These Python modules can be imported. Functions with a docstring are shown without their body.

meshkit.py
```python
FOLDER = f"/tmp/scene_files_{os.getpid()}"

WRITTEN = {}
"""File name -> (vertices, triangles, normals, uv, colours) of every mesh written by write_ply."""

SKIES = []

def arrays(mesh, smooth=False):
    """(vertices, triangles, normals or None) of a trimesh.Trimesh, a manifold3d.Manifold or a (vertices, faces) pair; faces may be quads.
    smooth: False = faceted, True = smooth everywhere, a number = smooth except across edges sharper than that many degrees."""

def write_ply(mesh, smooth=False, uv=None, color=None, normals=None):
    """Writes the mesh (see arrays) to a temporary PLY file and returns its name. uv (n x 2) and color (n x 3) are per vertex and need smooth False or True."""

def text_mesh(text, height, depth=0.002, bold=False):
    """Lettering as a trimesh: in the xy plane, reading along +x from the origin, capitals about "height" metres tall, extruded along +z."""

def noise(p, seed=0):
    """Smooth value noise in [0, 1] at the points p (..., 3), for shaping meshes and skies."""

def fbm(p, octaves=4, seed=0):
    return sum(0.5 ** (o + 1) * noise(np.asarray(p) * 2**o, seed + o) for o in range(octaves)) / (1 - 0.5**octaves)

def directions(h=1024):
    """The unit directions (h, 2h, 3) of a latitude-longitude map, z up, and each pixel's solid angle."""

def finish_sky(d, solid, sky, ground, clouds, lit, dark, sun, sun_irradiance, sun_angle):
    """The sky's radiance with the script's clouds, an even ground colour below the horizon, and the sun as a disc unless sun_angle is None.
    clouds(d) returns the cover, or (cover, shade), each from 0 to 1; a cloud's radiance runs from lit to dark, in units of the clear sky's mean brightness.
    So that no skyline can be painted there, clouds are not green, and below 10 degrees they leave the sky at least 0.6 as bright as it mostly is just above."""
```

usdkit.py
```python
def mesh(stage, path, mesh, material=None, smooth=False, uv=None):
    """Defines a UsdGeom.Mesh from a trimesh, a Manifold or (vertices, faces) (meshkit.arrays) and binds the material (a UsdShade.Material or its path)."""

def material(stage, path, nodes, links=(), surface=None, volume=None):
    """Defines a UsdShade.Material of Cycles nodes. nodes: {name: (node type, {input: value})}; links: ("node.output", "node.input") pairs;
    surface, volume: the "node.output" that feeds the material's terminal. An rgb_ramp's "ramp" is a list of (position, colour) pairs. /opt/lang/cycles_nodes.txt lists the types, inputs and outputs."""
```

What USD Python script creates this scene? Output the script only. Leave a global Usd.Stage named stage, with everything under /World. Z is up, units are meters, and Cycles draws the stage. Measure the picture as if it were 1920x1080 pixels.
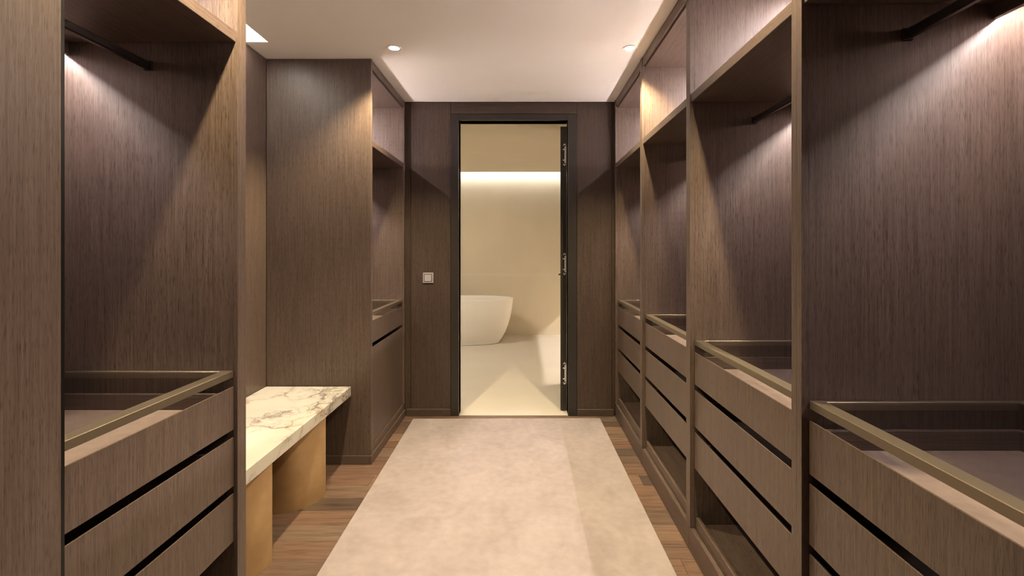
import math, random
import numpy as np
import trimesh
import usdkit
import meshkit
from pxr import Usd, UsdGeom, UsdLux, UsdShade, Gf, Sdf
from shapely.geometry import Polygon, box as sbox

random.seed(7)
stage = Usd.Stage.CreateInMemory()
UsdGeom.SetStageUpAxis(stage, UsdGeom.Tokens.z)
UsdGeom.SetStageMetersPerUnit(stage, 1.0)
world = UsdGeom.Xform.Define(stage, '/World')
stage.SetDefaultPrim(world.GetPrim())

# ------------------------------------------------------------------ camera
FPX, EYE = 907.0, 1.324
cam = UsdGeom.Camera.Define(stage, '/World/camera')
cam.CreateHorizontalApertureAttr(36.0)
cam.CreateVerticalApertureAttr(36.0 * 1080 / 1920)
cam.CreateFocalLengthAttr(FPX / 1920 * 36.0)
cam.CreateHorizontalApertureOffsetAttr(-19 / 1920 * 36.0)
cam.CreateVerticalApertureOffsetAttr(-72 / 1920 * 36.0)
cam.CreateClippingRangeAttr(Gf.Vec2f(0.05, 100))
cam.AddTranslateOp().Set(Gf.Vec3d(0, 0, EYE))
cam.AddRotateXYZOp().Set(Gf.Vec3f(90, 0, 0))
cam.CreateExposureAttr(0.0)

# ------------------------------------------------------------------ light levels
WARM = (1.0, 0.805, 0.48)      # ceiling spots
SPOT = 790.0                   # radiance factor of the ceiling spots
LED = (1.0, 0.87, 0.83)        # wardrobe strips
LED_LOW, LED_TOP, LED_FILL = 540.0, 500.0, 390.0  # the upward strip is added fill for the ceiling
SLOT = 22.0                    # ceiling slot above the bench
COVE = 42.0                    # bathroom cove
BATH_FILL = 38.0               # added unseen lamp that brightens the bathroom
SIDE_LAMP = 250.0                    # lamp in the side room of the bathroom

# ------------------------------------------------------------------ helpers
LOOKS = '/World/Looks'
UsdGeom.Scope.Define(stage, LOOKS)
used = {}


def numbered(parent, name):
    k = (parent, name)
    n = used.get(k, -1) + 1
    used[k] = n
    return name if n == 0 else f'{name}_{n:03d}'


def path_of(parent):
    return '/World' if parent is None else str(parent.GetPath())


def obj(name, mesh, mat, parent=None, smooth=False):
    pp = path_of(parent)
    m = usdkit.mesh(stage, f'{pp}/{numbered(pp, name)}', mesh, M[mat], smooth=smooth)
    return m.GetPrim()


def tag(p, label=None, cat=None, group=None, kind=None):
    for k, v in (('label', label), ('category', cat), ('group', group), ('kind', kind)):
        if v:
            p.SetCustomDataByKey(k, v)
    return p


def thing(name, loc=(0, 0, 0), label=None, cat=None, group=None, kind=None, rotz=0.0):
    x = UsdGeom.Xform.Define(stage, f"/World/{numbered('/World', name)}")
    x.AddTranslateOp().Set(Gf.Vec3d(*loc))
    if rotz:
        x.AddRotateZOp().Set(rotz)
    return tag(x.GetPrim(), label, cat, group, kind)


def dup(src, loc, label, group=None):
    r = thing(src.GetName(), loc, label, src.GetCustomDataByKey('category'), group)
    r.GetReferences().AddInternalReference(src.GetPath())
    r.SetInstanceable(True)
    return r


def bx(x0, x1, y0, y1, z0, z1, c=0.0012):
    """A box with chamfered edges."""
    x0, x1 = min(x0, x1), max(x0, x1)
    y0, y1 = min(y0, y1), max(y0, y1)
    z0, z1 = min(z0, z1), max(z0, z1)
    c = min(c, 0.3 * min(x1 - x0, y1 - y0, z1 - z0))
    if c <= 0:
        m = trimesh.creation.box([x1 - x0, y1 - y0, z1 - z0])
        m.apply_translation([(x0 + x1) / 2, (y0 + y1) / 2, (z0 + z1) / 2])
        return m
    P = []
    for sx in (0, 1):
        for sy in (0, 1):
            for sz in (0, 1):
                p = np.array([(x0, x1)[sx], (y0, y1)[sy], (z0, z1)[sz]])
                s = np.array([1 - 2 * sx, 1 - 2 * sy, 1 - 2 * sz]) * c
                for a in range(3):
                    q = p + s
                    q[a] = p[a]
                    P.append(q)
    return trimesh.convex.convex_hull(np.array(P))


def cat(*ms):
    return trimesh.util.concatenate([m for m in ms if m is not None])


def hull(pts):
    return trimesh.convex.convex_hull(np.array(pts, float))


def prism(poly, z0, z1):
    m = trimesh.creation.extrude_polygon(Polygon(poly), z1 - z0, engine='earcut')
    m.apply_translation([0, 0, z0])
    return m


def cyl(p, q, r, n=20):
    return trimesh.creation.cylinder(r, segment=[p, q], sections=n)


# ------------------------------------------------------------------ materials
def mat(name, nodes, links=(), surface='p.BSDF'):
    return usdkit.material(stage, f'{LOOKS}/{name}', nodes, links, surface=surface)


M = {}


def oak(name, scale, dark=(0.070, 0.0475, 0.040), mid=(0.106, 0.076, 0.064), light=(0.142, 0.105, 0.089), rough=0.42, bump=0.25):
    """Smoked oak veneer; scale = stretch of the grain along x, y, z (small = along the grain)."""
    sx, sy, sz = scale
    big = tuple(1.2 + 2.2 * (s > 50) for s in scale)
    M[name] = mat(name, {
        'g': ('geometry', {}),
        'm1': ('mapping', {'scale': (sx, sy, sz)}),
        'n1': ('noise_texture', {'scale': 1.0, 'detail': 4, 'roughness': 0.65}),
        'm2': ('mapping', {'scale': tuple(k * 2.9 if k > 50 else k * 8.0 for k in scale)}),
        'n2': ('noise_texture', {'scale': 1.0, 'detail': 2, 'roughness': 0.5}),
        'm3': ('mapping', {'scale': big}),
        'n3': ('noise_texture', {'scale': 1.0, 'detail': 2, 'distortion': 0.4}),
        'r1': ('rgb_ramp', {'ramp': [(0.28, dark), (0.5, mid), (0.75, light)]}),
        'r2': ('rgb_ramp', {'ramp': [(0.32, (0.42, 0.40, 0.40)), (0.46, (1, 1, 1))]}),
        'r3': ('rgb_ramp', {'ramp': [(0.3, (0.93, 0.88, 0.86)), (0.5, (1.0, 0.98, 0.95)), (0.7, (1.10, 1.06, 0.98))]}),
        'x1': ('mix_color', {'blend_type': 'multiply', 'fac': 0.9}),
        'x2': ('mix_color', {'blend_type': 'multiply', 'fac': 1.0, 'use_clamp': False}),
        'b': ('bump', {'strength': bump, 'distance': 0.0006}),
        'p': ('principled_bsdf', {'roughness': rough, 'specular_ior_level': 0.42}),
    }, [('g.position', 'm1.vector'), ('m1.vector', 'n1.vector'), ('g.position', 'm2.vector'), ('m2.vector', 'n2.vector'),
        ('g.position', 'm3.vector'), ('m3.vector', 'n3.vector'), ('n1.fac', 'r1.fac'), ('n2.fac', 'r2.fac'), ('n3.fac', 'r3.fac'),
        ('r1.color', 'x1.a'), ('r2.color', 'x1.b'), ('x1.result', 'x2.a'), ('r3.color', 'x2.b'), ('x2.result', 'p.base_color'),
        ('n2.fac', 'b.height'), ('b.normal', 'p.normal')])


oak('oak_upright', (210, 210, 4.0))
oak('oak_smoked', (210, 210, 4.0), dark=(0.043, 0.029, 0.0235), mid=(0.062, 0.043, 0.035), light=(0.084, 0.060, 0.049))  # end wall oak, darkened in colour to stand in for dimmer light
oak('oak_smoked_crosswise', (4.0, 210, 210), dark=(0.043, 0.029, 0.0235), mid=(0.062, 0.043, 0.035), light=(0.084, 0.060, 0.049))  # crosswise version of the darkened end wall oak
oak('oak_lengthwise', (210, 4.0, 210))
oak('oak_crosswise', (4.0, 210, 210))


def plain(name, color, rough=0.5, metal=0.0, spec=0.5, **kw):
    M[name] = mat(name, {'p': ('principled_bsdf', {'base_color': color, 'roughness': rough, 'metallic': metal, 'specular_ior_level': spec, **kw})})


def mottled(name, c1, c2, scale, rough=0.6, metal=0.0, spec=0.4, detail=4, bump=0.0, bscale=200.0, stretch=(1, 1, 1), **kw):
    nodes = {'g': ('geometry', {}), 'm': ('mapping', {'scale': tuple(scale * s for s in stretch)}),
             'n': ('noise_texture', {'scale': 1.0, 'detail': detail, 'roughness': 0.6}),
             'r': ('rgb_ramp', {'ramp': [(0.32, c1), (0.68, c2)]}),
             'p': ('principled_bsdf', {'roughness': rough, 'metallic': metal, 'specular_ior_level': spec, **kw})}
    links = [('g.position', 'm.vector'), ('m.vector', 'n.vector'), ('n.fac', 'r.fac'), ('r.color', 'p.base_color')]
    if bump:
        nodes['nb'] = ('noise_texture', {'scale': bscale, 'detail': 2})
        nodes['b'] = ('bump', {'strength': bump, 'distance': 0.001})
        links += [('g.position', 'nb.vector'), ('nb.fac', 'b.height'), ('b.normal', 'p.normal')]
    M[name] = mat(name, nodes, links)


mottled('ceiling_paint', (0.88, 0.84, 0.785), (0.90, 0.86, 0.80), 2.0, rough=0.8, spec=0.2)
mottled('bath_plaster', (0.62, 0.55, 0.435), (0.655, 0.58, 0.46), 1.6, rough=0.7, spec=0.3)
mottled('bath_floor', (0.56, 0.515, 0.455), (0.59, 0.545, 0.48), 2.2, rough=0.55, spec=0.3)
plain('enamel', (0.84, 0.81, 0.77), 0.28)
plain('frame_paint', (0.025, 0.0205, 0.018), 0.38)
plain('door_edge', (0.022, 0.018, 0.013), 0.4)
plain('steel', (0.80, 0.77, 0.74), 0.3, 0.35)
plain('black_metal', (0.012, 0.011, 0.010), 0.35, 0.6)
plain('rail_bronze', (0.045, 0.033, 0.028), 0.36, 0.8)
plain('frame_bronze', (0.23, 0.188, 0.135), 0.36, 0.75)
plain('switch_plastic', (0.29, 0.275, 0.30), 0.35)
plain('switch_key', (0.33, 0.305, 0.315), 0.3)
plain('dark_gap', (0.010, 0.007, 0.006), 0.7)
plain('lamp_trim', (0.80, 0.76, 0.70), 0.45)
mottled('brass', (0.40, 0.255, 0.125), (0.50, 0.335, 0.175), 7.0, rough=0.45, metal=0.45, spec=0.5)
mottled('suede', (0.29, 0.225, 0.19), (0.35, 0.275, 0.235), 30.0, rough=0.9, spec=0.1, bump=0.2, bscale=900.0, sheen_weight=0.2)
mottled('tray_leather', (0.085, 0.060, 0.049), (0.15, 0.11, 0.088), 6.0, rough=0.6, stretch=(1, 1, 40))

M['rug'] = mat('rug', {
    'g': ('geometry', {}), 'm': ('mapping', {'scale': (5.0, 3.6, 1.0)}),
    'n': ('noise_texture', {'scale': 1.0, 'detail': 6, 'roughness': 0.62, 'distortion': 0.6}),
    'n2': ('noise_texture', {'scale': 24.0, 'detail': 3}),
    'mx': ('mix_float', {'fac': 0.35}),
    'r': ('rgb_ramp', {'ramp': [(0.31, (0.255, 0.212, 0.212)), (0.5, (0.312, 0.264, 0.266)), (0.67, (0.358, 0.306, 0.309))]}),
    'nb': ('noise_texture', {'scale': 420.0, 'detail': 2}), 'b': ('bump', {'strength': 0.35, 'distance': 0.0015}),
    'p': ('principled_bsdf', {'roughness': 0.9, 'specular_ior_level': 0.12, 'sheen_weight': 0.25, 'sheen_roughness': 0.5})},
    [('g.position', 'm.vector'), ('m.vector', 'n.vector'), ('g.position', 'n2.vector'), ('n.fac', 'mx.a'), ('n2.fac', 'mx.b'), ('mx.result', 'r.fac'),
     ('r.color', 'p.base_color'), ('g.position', 'nb.vector'), ('nb.fac', 'b.height'), ('b.normal', 'p.normal')])

M['plank'] = mat('plank', {
    'g': ('geometry', {}), 'o': ('object_info', {}),
    'vm': ('vector_math', {'math_type': 'add'}), 'cx': ('combine_xyz', {}), 'k': ('math', {'math_type': 'multiply', 'value2': 37.0}),
    'm': ('mapping', {'scale': (4.0, 60.0, 60.0)}), 'n': ('noise_texture', {'scale': 1.0, 'detail': 5, 'roughness': 0.65, 'distortion': 0.8}),
    'r': ('rgb_ramp', {'ramp': [(0.0, (0.075, 0.053, 0.043)), (0.28, (0.130, 0.082, 0.062)), (0.5, (0.165, 0.101, 0.074)), (0.68, (0.092, 0.066, 0.054)), (0.85, (0.205, 0.132, 0.094)), (1.0, (0.142, 0.104, 0.084))]}),
    'r2': ('rgb_ramp', {'ramp': [(0.3, (0.50, 0.46, 0.44)), (0.5, (0.95, 0.93, 0.92)), (0.72, (1.2, 1.16, 1.12))]}),
    'x': ('mix_color', {'blend_type': 'multiply', 'fac': 1.0, 'use_clamp': False}),
    'b': ('bump', {'strength': 0.3, 'distance': 0.001}),
    'p': ('principled_bsdf', {'roughness': 0.42, 'specular_ior_level': 0.4})},
    [('o.random', 'k.value1'), ('k.value', 'cx.z'), ('k.value', 'cx.x'), ('g.position', 'vm.vector1'), ('cx.vector', 'vm.vector2'), ('vm.vector', 'm.vector'),
     ('m.vector', 'n.vector'), ('o.random', 'r.fac'), ('n.fac', 'r2.fac'), ('r.color', 'x.a'), ('r2.color', 'x.b'), ('x.result', 'p.base_color'),
     ('n.fac', 'b.height'), ('b.normal', 'p.normal')])

# cream marble: warped thin veins, gathered by a mask
M['marble'] = mat('marble', {
    'g': ('geometry', {}),
    'w': ('noise_texture', {'scale': 4.5, 'detail': 5, 'roughness': 0.6}),
    'ws': ('vector_math', {'math_type': 'scale', 'scale': 0.42}),
    'wa': ('vector_math', {'math_type': 'add'}),
    'm': ('mapping', {'scale': (4.4, 2.6, 3.0), 'rotation': (0, 0, 0.55)}),
    'v': ('voronoi_texture', {'feature': 'distance_to_edge', 'scale': 1.0}),
    'v2': ('voronoi_texture', {'feature': 'distance_to_edge', 'scale': 3.1}),
    'rv': ('rgb_ramp', {'ramp': [(0.0, (1, 1, 1)), (0.012, (0.8, 0.8, 0.8)), (0.04, (0.2, 0.2, 0.2)), (0.14, (0, 0, 0))]}),
    'rv2': ('rgb_ramp', {'ramp': [(0.0, (1, 1, 1)), (0.03, (0.7, 0.7, 0.7)), (0.12, (0.1, 0.1, 0.1)), (0.2, (0, 0, 0))]}),
    'nm': ('noise_texture', {'scale': 3.4, 'detail': 3}),
    'rm': ('rgb_ramp', {'ramp': [(0.42, (0.08, 0.08, 0.08)), (0.56, (1, 1, 1))]}),
    'rm2': ('rgb_ramp', {'ramp': [(0.53, (0, 0, 0)), (0.63, (1, 1, 1))]}),
    'a1': ('mix_color', {'blend_type': 'multiply', 'fac': 1.0}),
    'a2': ('mix_color', {'blend_type': 'multiply', 'fac': 1.0}),
    'mx': ('mix_color', {'blend_type': 'lighten', 'fac': 1.0}),
    'nc': ('noise_texture', {'scale': 2.2, 'detail': 2}),
    'rc': ('rgb_ramp', {'ramp': [(0.42, (0.15, 0.125, 0.115)), (0.62, (0.40, 0.25, 0.15))]}),
    'rb': ('rgb_ramp', {'ramp': [(0.35, (0.52, 0.495, 0.465)), (0.65, (0.58, 0.56, 0.535))]}),
    'c': ('mix_color', {'blend_type': 'mix'}),
    'p': ('principled_bsdf', {'roughness': 0.32, 'specular_ior_level': 0.4})},
    [('g.position', 'w.vector'), ('w.color', 'ws.vector1'), ('ws.vector', 'wa.vector2'), ('g.position', 'wa.vector1'), ('wa.vector', 'm.vector'),
     ('m.vector', 'v.vector'), ('m.vector', 'v2.vector'), ('v.distance', 'rv.fac'), ('v2.distance', 'rv2.fac'),
     ('g.position', 'nm.vector'), ('nm.fac', 'rm.fac'), ('nm.fac', 'rm2.fac'), ('rv.color', 'a1.a'), ('rm.color', 'a1.b'), ('rv2.color', 'a2.a'), ('rm2.color', 'a2.b'),
     ('a1.result', 'mx.a'), ('a2.result', 'mx.b'), ('g.position', 'nc.vector'), ('nc.fac', 'rc.fac'), ('nc.fac', 'rb.fac'),
     ('mx.result', 'c.fac'), ('rb.color', 'c.a'), ('rc.color', 'c.b'), ('c.result', 'p.base_color')])

M['glass'] = mat('glass', {
    'l': ('layer_weight', {'blend': 0.5}), 'pw': ('math', {'math_type': 'power', 'value2': 5.0}),
    'ma': ('math', {'math_type': 'multiply_add', 'value2': 0.70, 'value3': 0.035}),
    't': ('transparent_bsdf', {'color': (0.86, 0.85, 0.86)}),
    'g': ('glossy_bsdf', {'color': (0.95, 0.95, 0.95), 'roughness': 0.02}), 'x': ('mix_closure', {})},
    [('l.facing', 'pw.value1'), ('pw.value', 'ma.value1'), ('ma.value', 'x.fac'), ('t.BSDF', 'x.closure1'), ('g.BSDF', 'x.closure2')], surface='x.closure')


def glow(name, color, strength):
    M[name] = mat(name, {'e': ('emission', {'color': color, 'strength': strength})}, surface='e.emission')


glow('led_low', LED, LED_LOW)
glow('led_top', LED, LED_TOP)
glow('led_up', LED, LED_FILL)
glow('slot_glow', (1.0, 0.92, 0.80), SLOT)
glow('cove_glow', (1.0, 0.97, 0.92), COVE)
glow('lamp_glow', (1.0, 0.86, 0.62), 14.0)
glow('bath_glow', (1.0, 0.90, 0.74), BATH_FILL)
glow('skylight_glow', (1.0, 0.90, 0.80), SIDE_LAMP)

# ------------------------------------------------------------------ plan
CEIL, BACK = 2.5, 3.85             # ceiling height, face of the end wall
XR, XL = 0.732, -0.93              # fronts of the right and the left wardrobes
XRB, XLB = 1.345, -1.60            # inner faces of the side walls
FRONT = -1.3                       # wall behind the photographer
DX0, DX1, DZ = -0.505, 0.366, 2.354   # door opening
WT = 0.12                          # wall thickness
BATH = 7.5

# ------------------------------------------------------------------ floor of planks
fl = tag(UsdGeom.Xform.Define(stage, '/World/floor').GetPrim(), 'dark reddish brown wood plank floor running across the dressing room', kind='structure')
obj('subfloor', bx(XLB - .1, XRB + .1, FRONT - .1, BACK + .015, -0.08, -0.0155, 0), 'dark_gap', fl)
rng = random.Random(3)
y = BACK + 0.012
while y > FRONT:
    w = 0.128
    x = XLB - 0.02 - rng.random() * 0.5
    while x < XRB:
        L = 0.8 + rng.random() * 0.8
        a, b = max(x, XLB), min(x + L, XRB)
        if b - a > 0.05:
            obj('plank', bx(a + .0005, b - .0005, max(y - w, FRONT) + .0006, y - .0006, -0.0150, 0.0, 0.0012), 'plank', fl)
        x += L
    y -= w

# ------------------------------------------------------------------ ceiling with the light slot over the bench
SX0, SX1, SY0, SY1 = -1.574, -1.440, 1.70, 2.742
ce = tag(UsdGeom.Xform.Define(stage, '/World/ceiling').GetPrim(), 'plain warm white ceiling of the dressing room', kind='structure')
obj('plaster', cat(bx(XLB - .1, SX0, FRONT - .1, BACK, CEIL, CEIL + .1, 0), bx(SX1, XRB + .1, FRONT - .1, BACK, CEIL, CEIL + .1, 0),
                   bx(SX0, SX1, FRONT - .1, SY0, CEIL, CEIL + .1, 0), bx(SX0, SX1, SY1, BACK, CEIL, CEIL + .1, 0)), 'ceiling_paint', ce)
sl = thing('ceiling_slot_light', ((SX0 + SX1) / 2, (SY0 + SY1) / 2, CEIL), 'glowing white light slot in the ceiling above the marble bench', 'ceiling light')
hx, hy = (SX1 - SX0) / 2, (SY1 - SY0) / 2
obj('diffuser', bx(-hx + .002, hx - .002, -hy + .002, hy - .002, 0.022, 0.03, 0), 'slot_glow', sl)
obj('housing', bx(-hx + .002, hx - .002, -hy + .002, hy - .002, 0.03, 0.09, 0), 'lamp_trim', sl)

# ------------------------------------------------------------------ walls
def structure(name, label, mesh, m):
    p = obj(name, mesh, m)
    return tag(p, label, kind='structure')


structure('wall_left', 'dark oak wall behind the left wardrobes', bx(XLB - .1, XLB, FRONT - .1, BACK, 0, CEIL, 0), 'oak_upright')
structure('wall_right', 'dark oak wall behind the right wardrobes', bx(XRB, XRB + .1, FRONT - .1, BACK, 0, CEIL, 0), 'oak_upright')
structure('wall_front', 'dark oak wall behind the photographer', bx(XLB, XRB, FRONT - .1, FRONT, 0, CEIL, 0), 'oak_upright')

wb = tag(UsdGeom.Xform.Define(stage, '/World/wall_back').GetPrim(), 'end wall of dark oak panels around the bathroom doorway', kind='structure')
PT = 0.018
Y0, Y1 = BACK + PT, BACK + WT
obj('masonry', cat(bx(-2.6, DX0, Y0, Y1, 0, 2.62, 0), bx(DX1, 3.6, Y0, Y1, 0, 2.62, 0), bx(DX0, DX1, Y0, Y1, DZ, 2.62, 0)), 'bath_plaster', wb)
CX0, CX1, CZ = -0.567, 0.435, 2.402   # outer edge of the door casing
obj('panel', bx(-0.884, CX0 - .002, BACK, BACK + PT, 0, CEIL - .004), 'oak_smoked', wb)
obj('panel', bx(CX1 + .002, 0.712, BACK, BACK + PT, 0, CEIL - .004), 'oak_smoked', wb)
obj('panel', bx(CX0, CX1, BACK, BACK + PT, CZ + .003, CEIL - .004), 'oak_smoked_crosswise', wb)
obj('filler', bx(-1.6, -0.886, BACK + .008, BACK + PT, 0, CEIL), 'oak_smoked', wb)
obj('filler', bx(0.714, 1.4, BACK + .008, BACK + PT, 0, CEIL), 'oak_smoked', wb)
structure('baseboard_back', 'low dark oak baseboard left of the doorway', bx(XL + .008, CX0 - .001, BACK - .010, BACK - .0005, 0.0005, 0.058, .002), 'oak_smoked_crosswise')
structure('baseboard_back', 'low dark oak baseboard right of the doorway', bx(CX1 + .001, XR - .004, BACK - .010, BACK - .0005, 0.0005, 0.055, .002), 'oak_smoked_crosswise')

# ------------------------------------------------------------------ door
dr = thing('door_1', ((DX0 + DX1) / 2, BACK, 0), 'dark door standing open into the bathroom with its casing and hinges', None, kind='structure')
ox = (DX0 + DX1) / 2
obj('casing', cat(bx(CX0 - ox, DX0 - ox, -0.006, WT + .004, 0.0005, CZ, .0015), bx(DX1 - ox, CX1 - ox, -0.006, WT + .004, 0.0005, CZ, .0015),
                  bx(DX0 - ox, DX1 - ox, -0.006, WT + .004, DZ, CZ, .0015)), 'frame_paint', dr)
PX, PY, ANG = 0.3648 - ox, WT - 0.004, math.radians(95.2)
dv = np.array([-math.cos(ANG), math.sin(ANG)])        # along the open leaf
nv = np.array([-dv[1], dv[0]])                         # towards the door's left face


def leaf_pt(a, b, z):
    q = np.array([PX, PY]) + dv * a + nv * b
    return [q[0], q[1], z]


def leaf_box(a0, a1, b0, b1, z0, z1):
    return hull([leaf_pt(a, b, z) for a in (a0, a1) for b in (b0, b1) for z in (z0, z1)])


leaf = obj('leaf', leaf_box(0, 0.83, 0, 0.050, 0.008, 2.333), 'frame_paint', dr)
obj('edge_strip', leaf_box(-0.0015, 0.0, 0.003, 0.047, 0.012, 2.33), 'door_edge', leaf)
obj('handle', cat(leaf_box(0.755, 0.785, 0.050, 0.056, 1.05, 1.11), leaf_box(0.765, 0.778, 0.056, 0.074, 1.076, 1.089), leaf_box(0.66, 0.778, 0.066, 0.076, 1.077, 1.088)), 'black_metal', dr)
for zc in (2.102, 1.206, 0.310):
    parts = [leaf_box(-0.004, -0.0015, 0.004, 0.017, zc - .068, zc + .068),
             leaf_box(-0.010, -0.004, 0.006, 0.013, zc - .042, zc + .045),
             leaf_box(-0.009, -0.002, 0.006, 0.030, zc + .038, zc + .048), leaf_box(-0.009, -0.002, 0.006, 0.030, zc - .050, zc - .040)]
    for s in (1, -1):
        for b in (0.008, 0.026):
            parts.append(hull([leaf_pt(a, bb, zc + s * zz) for a in (-.005, -.002) for bb, zz in ((b - .004, .074), (b + .004, .074), (.017 - .004, .090), (.017 + .004, .090))]))
    h = obj('hinge', cat(*parts), 'steel', dr)
    h.SetCustomDataByKey('label', 'silver metal hinge')

# ------------------------------------------------------------------ light switch
sw = thing('light_switch', (-0.747, BACK, 1.099), 'square grey light switch on the dark panel left of the doorway', 'light switch')
obj('plate', bx(-.042, .042, -.010, 0, -.042, .042, .003), 'switch_plastic', sw)
obj('groove', bx(-.031, .031, -.0104, -.0098, -.031, .031, 0), 'dark_gap', sw)
obj('rocker', bx(-.027, .027, -.0145, -.0104, -.027, .027, .002), 'switch_key', sw)

# ------------------------------------------------------------------ ceiling spots
def spot(x, y, label, group=None):
    t = thing('recessed_spotlight', (x, y, CEIL), label, 'ceiling light', group)
    prof = [(0.030, -0.001), (0.042, -0.001), (0.044, -0.003), (0.042, -0.005), (0.031, -0.003), (0.030, -0.001)]
    obj('trim_ring', trimesh.creation.revolve(np.array(prof), sections=40), 'lamp_trim', t, smooth=40)
    obj('bulb', cyl([0, 0, -0.0025], [0, 0, -0.0012], 0.0295, 32), 'lamp_glow', t)
    s = UsdLux.SphereLight.Define(stage, f'{t.GetPath()}/beam')
    s.CreateRadiusAttr(0.022)
    s.CreateIntensityAttr(SPOT * 10)
    s.CreateColorAttr(Gf.Vec3f(*WARM))
    s.AddTranslateOp().Set(Gf.Vec3d(0, 0, -0.032))
    sh = UsdLux.ShapingAPI.Apply(s.GetPrim())
    sh.CreateShapingConeAngleAttr(58.0)
    sh.CreateShapingConeSoftnessAttr(0.6)


spot(-0.746, 2.82, 'small round glowing spotlight in the ceiling, near the left wardrobe')
spot(0.628, 2.82, 'small round glowing spotlight in the ceiling, near the right wardrobe')
spot(-0.746, 1.36, 'second small round spotlight near the left wardrobe, closer to the photographer')
spot(0.628, 1.36, 'second small round spotlight near the right wardrobe, closer to the photographer')

# ------------------------------------------------------------------ wardrobes
SP = 0.023                # side panel


class Unit:
    """An open wardrobe section. Local frame: u runs from the front plane into the depth, v along the row (0 = near end), z up."""

    def __init__(self, t, side, width, depth):
        self.t, self.s, self.w, self.d, self.v0, self.v1 = t, side, width, depth, SP, width - SP

    def b(self, u0, u1, v0, v1, z0, z1, c=0.0012):
        return bx(self.s * u0, self.s * u1, v0, v1, z0, z1, c)

    def put(self, name, mesh, m, parent=None, smooth=False):
        return obj(name, mesh, m, parent or self.t, smooth)

    def front(self, u, v0, v1, z0, z1, th=0.02):
        """A drawer front with its top edge bevelled back for the fingers."""
        P = [(u + .0008, z0), (u, z0 + .0008), (u, z1 - .0006), (u + .0035, z1), (u + th, z1 - .014), (u + th, z0)]
        return hull([(self.s * a, v, z) for a, z in P for v in (v0, v1)])


def carcass(U, shelf, lip_u=0.019, plinth=0.11, stile='oak_upright', far=True, near=True, floor_z=0.112, near_u=None, stile_w=0.0):
    w, d = U.w, U.d
    U.put('side_panel', U.b(lip_u, d, U.v1, w, 0.001, CEIL - .001), 'oak_upright')
    if U.v0 > .01:
        U.put('side_panel', U.b(near_u or lip_u, d, 0, U.v0, 0.001, CEIL - .001), 'oak_upright')
    if far:
        U.put('front_stile', U.b(0, lip_u, w - .024, w + stile_w, plinth + .0005, CEIL - .001, .0004), stile)
    if near:
        U.put('front_stile', U.b(0, lip_u, 0, .024, plinth + .0005, CEIL - .001, .0004), stile)
    U.put('back_panel', U.b(d - .016, d, U.v0, U.v1, 0.03, CEIL - .002), 'oak_upright')
    U.put('top_panel', U.b(lip_u + .0005, d - .016, U.v0, U.v1, 2.437, CEIL - .003), 'oak_lengthwise')
    U.put('top_rail', U.b(.003, lip_u, (.024 if near else U.v0), w - .024, 2.446, CEIL - .001), 'oak_lengthwise')
    U.put('bottom_panel', U.b(.024, d - .016, U.v0, U.v1, floor_z - .016, floor_z), 'oak_lengthwise')
    sh = U.put('shelf', U.b(.006, d - .016, U.v0, U.v1, shelf, shelf + .037, .0015), 'oak_lengthwise')
    return sh


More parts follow.
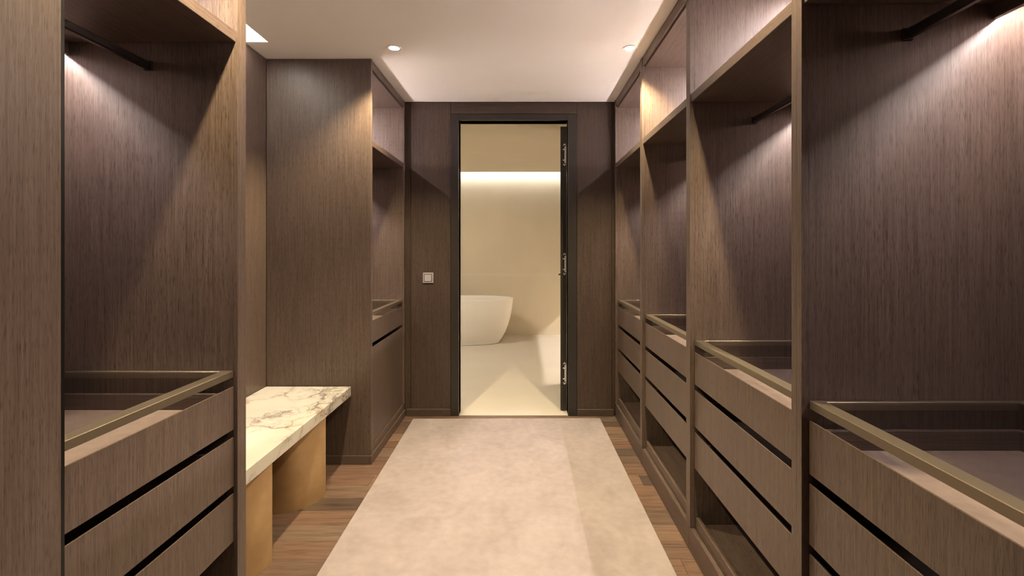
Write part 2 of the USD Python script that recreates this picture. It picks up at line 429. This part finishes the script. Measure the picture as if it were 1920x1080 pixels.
def lights(U, shelf):
    w, d = U.w, U.d
    e = d - .016                     # face of the back panel
    lb = U.put('light_bar', cat(U.b(e - .092, e - .078, U.v0, U.v1, shelf - .040, shelf - .0005), U.b(e - .078, e - .030, U.v0, U.v1, shelf - .012, shelf - .0005)), 'oak_lengthwise')
    U.put('light_strip', hull([(U.s * (e - a), v, shelf - h) for a, h in ((.0555, .0120), (.0553, .0182), (.0523, .0206), (.0505, .0206), (.0505, .0120)) for v in (U.v0 + .022, U.v1 - .022)]), 'led_low', lb)
    tb = U.put('light_bar', U.b(e - .085, e - .035, U.v0, U.v1, 2.422, 2.4365), 'oak_lengthwise')
    U.put('light_strip', U.b(e - .072, e - .060, U.v0 + .004, U.v1 - .004, 2.4185, 2.422, 0), 'led_top', tb)
    z = shelf + .037
    ub = U.put('light_bar', U.b(e - .052, e - .001, U.v0, U.v1, z, z + .022), 'oak_lengthwise')  # added upward bar; its strip is put in to brighten the ceiling
    U.put('light_strip', hull([(U.s * (e - a), v, z + h) for a, h in ((.0555, .0135), (.0535, .0205), (.0520, .0205), (.0520, .0135)) for v in (U.v0 + .004, U.v1 - .004)]), 'led_up', ub)


def rail(U, z, u):
    w = U.w
    r = U.put('hanging_rail', U.b(u - .010, u + .010, U.v0 + .003, U.v1 - .003, z - .0125, z + .0125, .004), 'rail_bronze')
    for v0, v1 in ((U.v0, U.v0 + .008), (U.v1 - .008, U.v1)):
        obj('bracket', U.b(u - .0135, u + .0135, v0, v1, z - .016, z + .016, .002), 'rail_bronze', r)


def glass_top(U, u0):
    w, d = U.w, U.d
    a, b, e = U.v0 + .002, U.v1 - .002, d - .022
    z0, z1 = .907, .929
    f = U.put('display_top', cat(U.b(u0, u0 + .037, a, b, z0, z1), U.b(e - .03, e, a, b, z0, z1), U.b(u0 + .037, e - .03, a, a + .014, z0, z1), U.b(u0 + .037, e - .03, b - .014, b, z0, z1)), 'frame_bronze')
    f.SetCustomDataByKey('label', 'glass lid in a slim light bronze frame')
    obj('pane', U.b(u0 + .0365, e - .0295, a + .0135, b - .0135, z1 - .008, z1 - .002, 0), 'glass', f)


def drawers(U, u0, top_tray=True, rows=((.737, .877), (.553, .712), (.372, .5285))):
    w, d = U.w, U.d
    a, b = U.v0 + .003, U.v1 - .003
    i, e = u0 + .0205, d - .050
    for k, (z0, z1) in enumerate(rows):
        dw = U.put('drawer', U.front(u0, a, b, z0, z1), 'oak_upright')
        tf = .809 if k == 0 else z0 + .03
        zt = .859 if k == 0 else z1 - .05
        obj('box', cat(U.b(i, e, a + .012, a + .026, z0 + .012, zt), U.b(i, e, b - .026, b - .012, z0 + .012, zt), U.b(e - .014, e, a + .026, b - .026, z0 + .012, zt),
                       U.b(i, e - .014, a + .026, b - .026, z0 + .012, tf - .004)), 'tray_leather', dw)
        obj('lining', U.b(i, e - .0145, a + .0265, b - .0265, tf - .004, tf, 0), 'suede', dw)


def shoe_tray(U, u0):
    w, d = U.w, U.d
    a, b = U.v0 + .004, U.v1 - .004
    t = U.put('shoe_tray', U.b(u0 + .018, d - .03, a, b, .1135, .126), 'oak_lengthwise')
    obj('lip', U.b(u0, u0 + .018, a, b, .1135, .160, .0025), 'oak_lengthwise', t)


PITCH, N0 = 0.843, 1.267
row_labels = [
    'open dark oak wardrobe section at the right edge, nearest the photographer, with glass-topped drawers',
    'second nearest section of the open oak wardrobe on the right, rail above three drawers',
    'third nearest section of the open oak wardrobe on the right, lit by the ceiling spotlight',
    'farthest section of the right-hand oak wardrobe, touching the end wall beside the doorway']
proto = None
for k in range(4):
    base = (XR, N0 + PITCH * (k - 1) + 0.024, 0)
    if proto is None:
        proto = thing('wardrobe_section', base, row_labels[0], 'wardrobe', 'open wardrobe sections along the right side')
        U = Unit(proto, 1, PITCH, 0.607)
        carcass(U, 1.968)
        lights(U, 1.968)
        rail(U, 1.886, 0.275)
        glass_top(U, 0.020)
        drawers(U, 0.019)
        shoe_tray(U, 0.024)
        U.put('plinth', U.b(.004, .022, 0, PITCH, 0.0005, .1095, .002), 'oak_lengthwise')
    else:
        dup(proto, base, row_labels[k], 'open wardrobe sections along the right side')
structure('trim_1', 'dark oak end panel closing the right wardrobe row near the photographer', cat(bx(XR + .001, XRB, FRONT, N0 - PITCH + .0235, 0.001, CEIL - .001, .0015), ), 'oak_upright')

# left: near open section
t = thing('wardrobe_section', (XL, 0.9855, 0), 'narrow open oak wardrobe section on the left, between the tall closed door and the bench', 'wardrobe')
LW = 0.6195
U = Unit(t, -1, LW, 0.66)
U.v0 = 0.0
carcass(U, 2.002, lip_u=0.012, far=True, near=False, stile_w=0.024)
lights(U, 2.002)
rail(U, 1.924, 0.29)
glass_top(U, 0.013)
drawers(U, 0.0115)
shoe_tray(U, 0.018)
U.put('plinth', U.b(.004, .017, .001, LW + .024, 0.0005, .1095, .002), 'oak_lengthwise')
U.put('end_panel', U.b(.012, .66, LW, LW + .023, 0.001, CEIL - .001), 'oak_upright')

# left: tall closed cupboard
t = thing('closed_cupboard', (XL, 0.95, 0), 'tall closed dark oak cupboard at the left edge, nearest the photographer', 'wardrobe')
U = Unit(t, -1, 0.75, 0.66)
U.put('body', U.b(.022, .66, -.71, .0345, .001, CEIL - .001), 'oak_upright')
dd = U.put('door', U.b(-.0005, .020, -.705, .026, .11, CEIL - .004, .001), 'oak_upright')
obj('edge_profile', U.b(.001, .021, .0262, .0352, .11, CEIL - .004, .001), 'black_metal', dd)
U.put('plinth', U.b(.004, .0215, -.71, .009, 0.0005, .108, .002), 'oak_lengthwise')
structure('trim_2', 'dark oak end panel closing the left row near the photographer', bx(XLB, XL - .002, FRONT, 0.239, 0.001, CEIL - .001, .0015), 'oak_upright')

# left: far section beside the doorway (drawer over a tall door), its end panel faces the bench
t = thing('wardrobe_section', (XL, 2.98, 0), 'open oak wardrobe section by the doorway, its tall plain side facing the marble bench', 'wardrobe')
FW = BACK - 2.98 - 0.012
U = Unit(t, -1, FW, 0.645)
U.put('end_panel', U.b(.0, .645, 0, .026, 0.056, CEIL - .001, .0015), 'oak_upright')
U.put('side_panel', U.b(.012, .645, FW - .03, FW, 0.001, CEIL - .001), 'oak_upright')
U.put('front_stile', U.b(.0, .012, FW - .03, FW, .106, CEIL - .001), 'oak_upright')
U.put('back_panel', U.b(.629, .645, .026, FW - .03, .03, CEIL - .002), 'oak_upright')
U.put('top_panel', U.b(.014, .629, .026, FW - .03, 2.437, CEIL - .003), 'oak_lengthwise')
U.put('top_rail', U.b(.002, .0135, .026, FW - .03, 2.446, CEIL - .001), 'oak_lengthwise')
U.put('shelf', U.b(.004, .629, .026, FW - .03, 1.968, 2.005, .0015), 'oak_lengthwise')
U.v0, U.v1 = .028, FW - .028
lights(U, 1.968)
rail(U, 1.886, 0.29)
glass_top(U, 0.012)
drawers(U, 0.0115, rows=((.737, .877),))
dd = U.put('cupboard_door', U.front(.0105, .029, FW - .033, .108, .712), 'oak_upright')
U.put('bottom_panel', U.b(.034, .629, .026, FW - .03, .09, .106), 'oak_lengthwise')
U.put('plinth', U.b(.004, .020, .026, FW, .057, .105, .0025), 'oak_lengthwise')
U.put('foot_board', cat(U.b(-.004, .012, -.004, FW, 0.0005, .056, .002), U.b(.012, .645, -.004, .012, 0.0005, .056, .002)), 'oak_lengthwise')

# back panel of the bench recess
structure('trim_3', 'dark oak back panel of the bench recess', bx(XLB + .001, -1.575, 1.63, 2.978, 0.001, CEIL - .0005), 'oak_upright')

# ------------------------------------------------------------------ bench
be = thing('marble_bench', (-1.31, 2.31, 0), 'cream marble bench with brown veins on two rounded brass legs', 'bench')
obj('seat', bx(-.262, .258, -.66, .662, .424, .483, .002), 'marble', be)
for cy in (-.27, .29):
    r = 0.18
    P = [(-r, .012), (-r, 0)] + [(r * math.sin(a), -r * math.cos(a)) for a in np.linspace(-math.pi / 2, math.pi / 2, 40)][1:-1] + [(r, 0), (r, .012)]
    m = prism([(x + .07, y + cy) for x, y in P], 0.0006, .424)
    obj('leg', m, 'brass', be, smooth=30)

# ------------------------------------------------------------------ rug
RW, RL = 1.455, 3.1
rg = thing('rug', (-0.105, 3.767 - RL / 2, 0.0005), 'large plain beige rug lying along the middle of the dark wood floor', 'rug', rotz=0.55)
n = 12
P = [(-RW / 2, -RL / 2), (RW / 2, -RL / 2), (RW / 2, RL / 2), (-RW / 2, RL / 2)]
rugp = Polygon(P).buffer(-0.006).buffer(0.006, quad_segs=4)
layers = [(0.0, 0.0), (0.0, 0.007), (0.0015, 0.0095), (0.004, 0.0105)]
hullpts = []
for ins, z in layers:
    for px, py in list(rugp.buffer(-ins).exterior.coords)[:-1]:
        hullpts.append((px, py, z))
obj('pile', hull(hullpts), 'rug', rg)

# ------------------------------------------------------------------ bathroom
BX0, BX1 = -2.5, 1.3
structure('floor', 'seamless cream stone floor of the bathroom', cat(bx(BX0, 3.5, BACK + WT - .001, BATH, -0.06, 0, 0), bx(DX0, DX1, BACK + .014, BACK + WT, -0.06, 0, 0)), 'bath_floor')
wf = tag(UsdGeom.Xform.Define(stage, '/World/wall_far').GetPrim(), 'warm beige far wall of the bathroom behind the tub', kind='structure')
JZ = .936
obj('slab', bx(BX0, 3.5, BATH, BATH + .1, -.02, JZ - .002, .001), 'bath_plaster', wf)
obj('slab', bx(BX0, 3.5, BATH, BATH + .1, JZ + .002, 2.9, .001), 'bath_plaster', wf)
obj('joint', bx(BX0, 3.5, BATH + .002, BATH + .05, JZ - .002, JZ + .002, 0), 'enamel', wf)
structure('wall_far_left', 'bathroom side wall left of the tub', bx(BX0 - .1, BX0, BACK + WT, BATH + .1, 0, 2.9, 0), 'bath_plaster')
structure('wall_far_right', 'side room wall right of the bathroom', bx(3.5, 3.6, BACK + WT, BATH + .1, 0, 2.9, 0), 'bath_plaster')
CY = BATH - 0.16
structure('ceiling', 'lowered ceiling of the bathroom ending short of the far wall',
          bx(BX0, 3.5, BACK + WT, CY, 2.5, 2.56, 0), 'bath_plaster')
structure('trim_4', 'upper slab above the bathroom ceiling', bx(BX0, 3.5, BACK + WT, BATH, 2.9, 2.96, 0), 'bath_plaster')
cv = thing('cove_light', ((BX0 + BX1) / 2, CY, 2.5), 'bright white cove light along the top of the bathroom far wall', 'ceiling light')
obj('channel', bx(-2.1, 2.1, .0005, .006, 0.006, .05, 0), 'lamp_trim', cv)
obj('light_strip', bx(-2.1, 2.1, .006, .010, .012, .034, 0), 'cove_glow', cv)
bl = thing('flush_ceiling_lamp', (-1.75, 5.4, 2.5), 'square lamp added to brighten the bathroom, unseen left of the doorway', 'ceiling light')
obj('frame', bx(-.32, .32, -.32, .32, -.02, -.0005), 'lamp_trim', bl)
obj('diffuser', bx(-.3, .3, -.3, .3, -.024, -.0202, 0), 'bath_glow', bl)
# side room right of the bathroom: unseen bulkhead added to cut its lamp light to a floor patch
structure('wall_side', 'unseen bulkhead added beside the bathroom to shape the side lamp light', cat(bx(BX1, BX1 + .1, BACK + WT, BATH, .97, 2.9, 0), bx(BX1, BX1 + .1, BACK + WT, 4.45, 0, .97, 0)), 'bath_plaster')
sk = thing('linear_lamp', (3.2, 6.0, 2.465), 'long lamp in the room right of the bathroom, hidden behind the door leaf', 'ceiling light')
obj('body', bx(-.02, .10, -1.45, 1.45, .03, .045), 'lamp_trim', sk)
obj('diffuser', bx(-.02, .06, -1.45, 1.45, .0, .03, 0), 'skylight_glow', sk)

# tub: stacked super-ellipses, outside up and inside down
tb = thing('bathtub', (-0.985, 6.93, 0), 'white oval freestanding bathtub seen through the doorway', 'bathtub')


def ring(a, b, z, n=72, e=2.35):
    t = np.linspace(0, 2 * np.pi, n, endpoint=False)
    c, s = np.cos(t), np.sin(t)
    return np.c_[a * np.sign(c) * np.abs(c) ** (2 / e), b * np.sign(s) * np.abs(s) ** (2 / e), np.full(n, z)]


prof = [(.60, .245, .0008), (.655, .27, .0012), (.662, .276, .008), (.66, .275, .02), (.672, .28, .03), (.70, .292, .07), (.745, .315, .15), (.785, .335, .25), (.815, .352, .36), (.838, .364, .47), (.852, .371, .57), (.857, .374, .622),
        (.856, .373, .630), (.851, .369, .634), (.842, .361, .634), (.836, .356, .630), (.83, .35, .60), (.80, .33, .48), (.75, .30, .32), (.68, .255, .20), (.58, .20, .155), (.40, .12, .145), (.02, .01, .144)]
rings = [ring(*p) for p in prof]
n = 72
V = np.vstack(rings)
F = []
for k in range(len(rings) - 1):
    for i in range(n):
        j = (i + 1) % n
        a, b, c, d = k * n + i, k * n + j, (k + 1) * n + j, (k + 1) * n + i
        F += [(a, b, c), (a, c, d)]
c0, c1 = len(V), len(V) + 1
V = np.vstack([V, [[0, 0, .0008], [0, 0, .144]]])
L = (len(rings) - 1) * n
for i in range(n):
    j = (i + 1) % n
    F += [(c0, j, i), (c1, L + i, L + j)]
obj('basin', (V, np.array(F)), 'enamel', tb, smooth=45)
obj('drain', cyl([0, 0, .1445], [0, 0, .148], .028, 24), 'steel', tb)
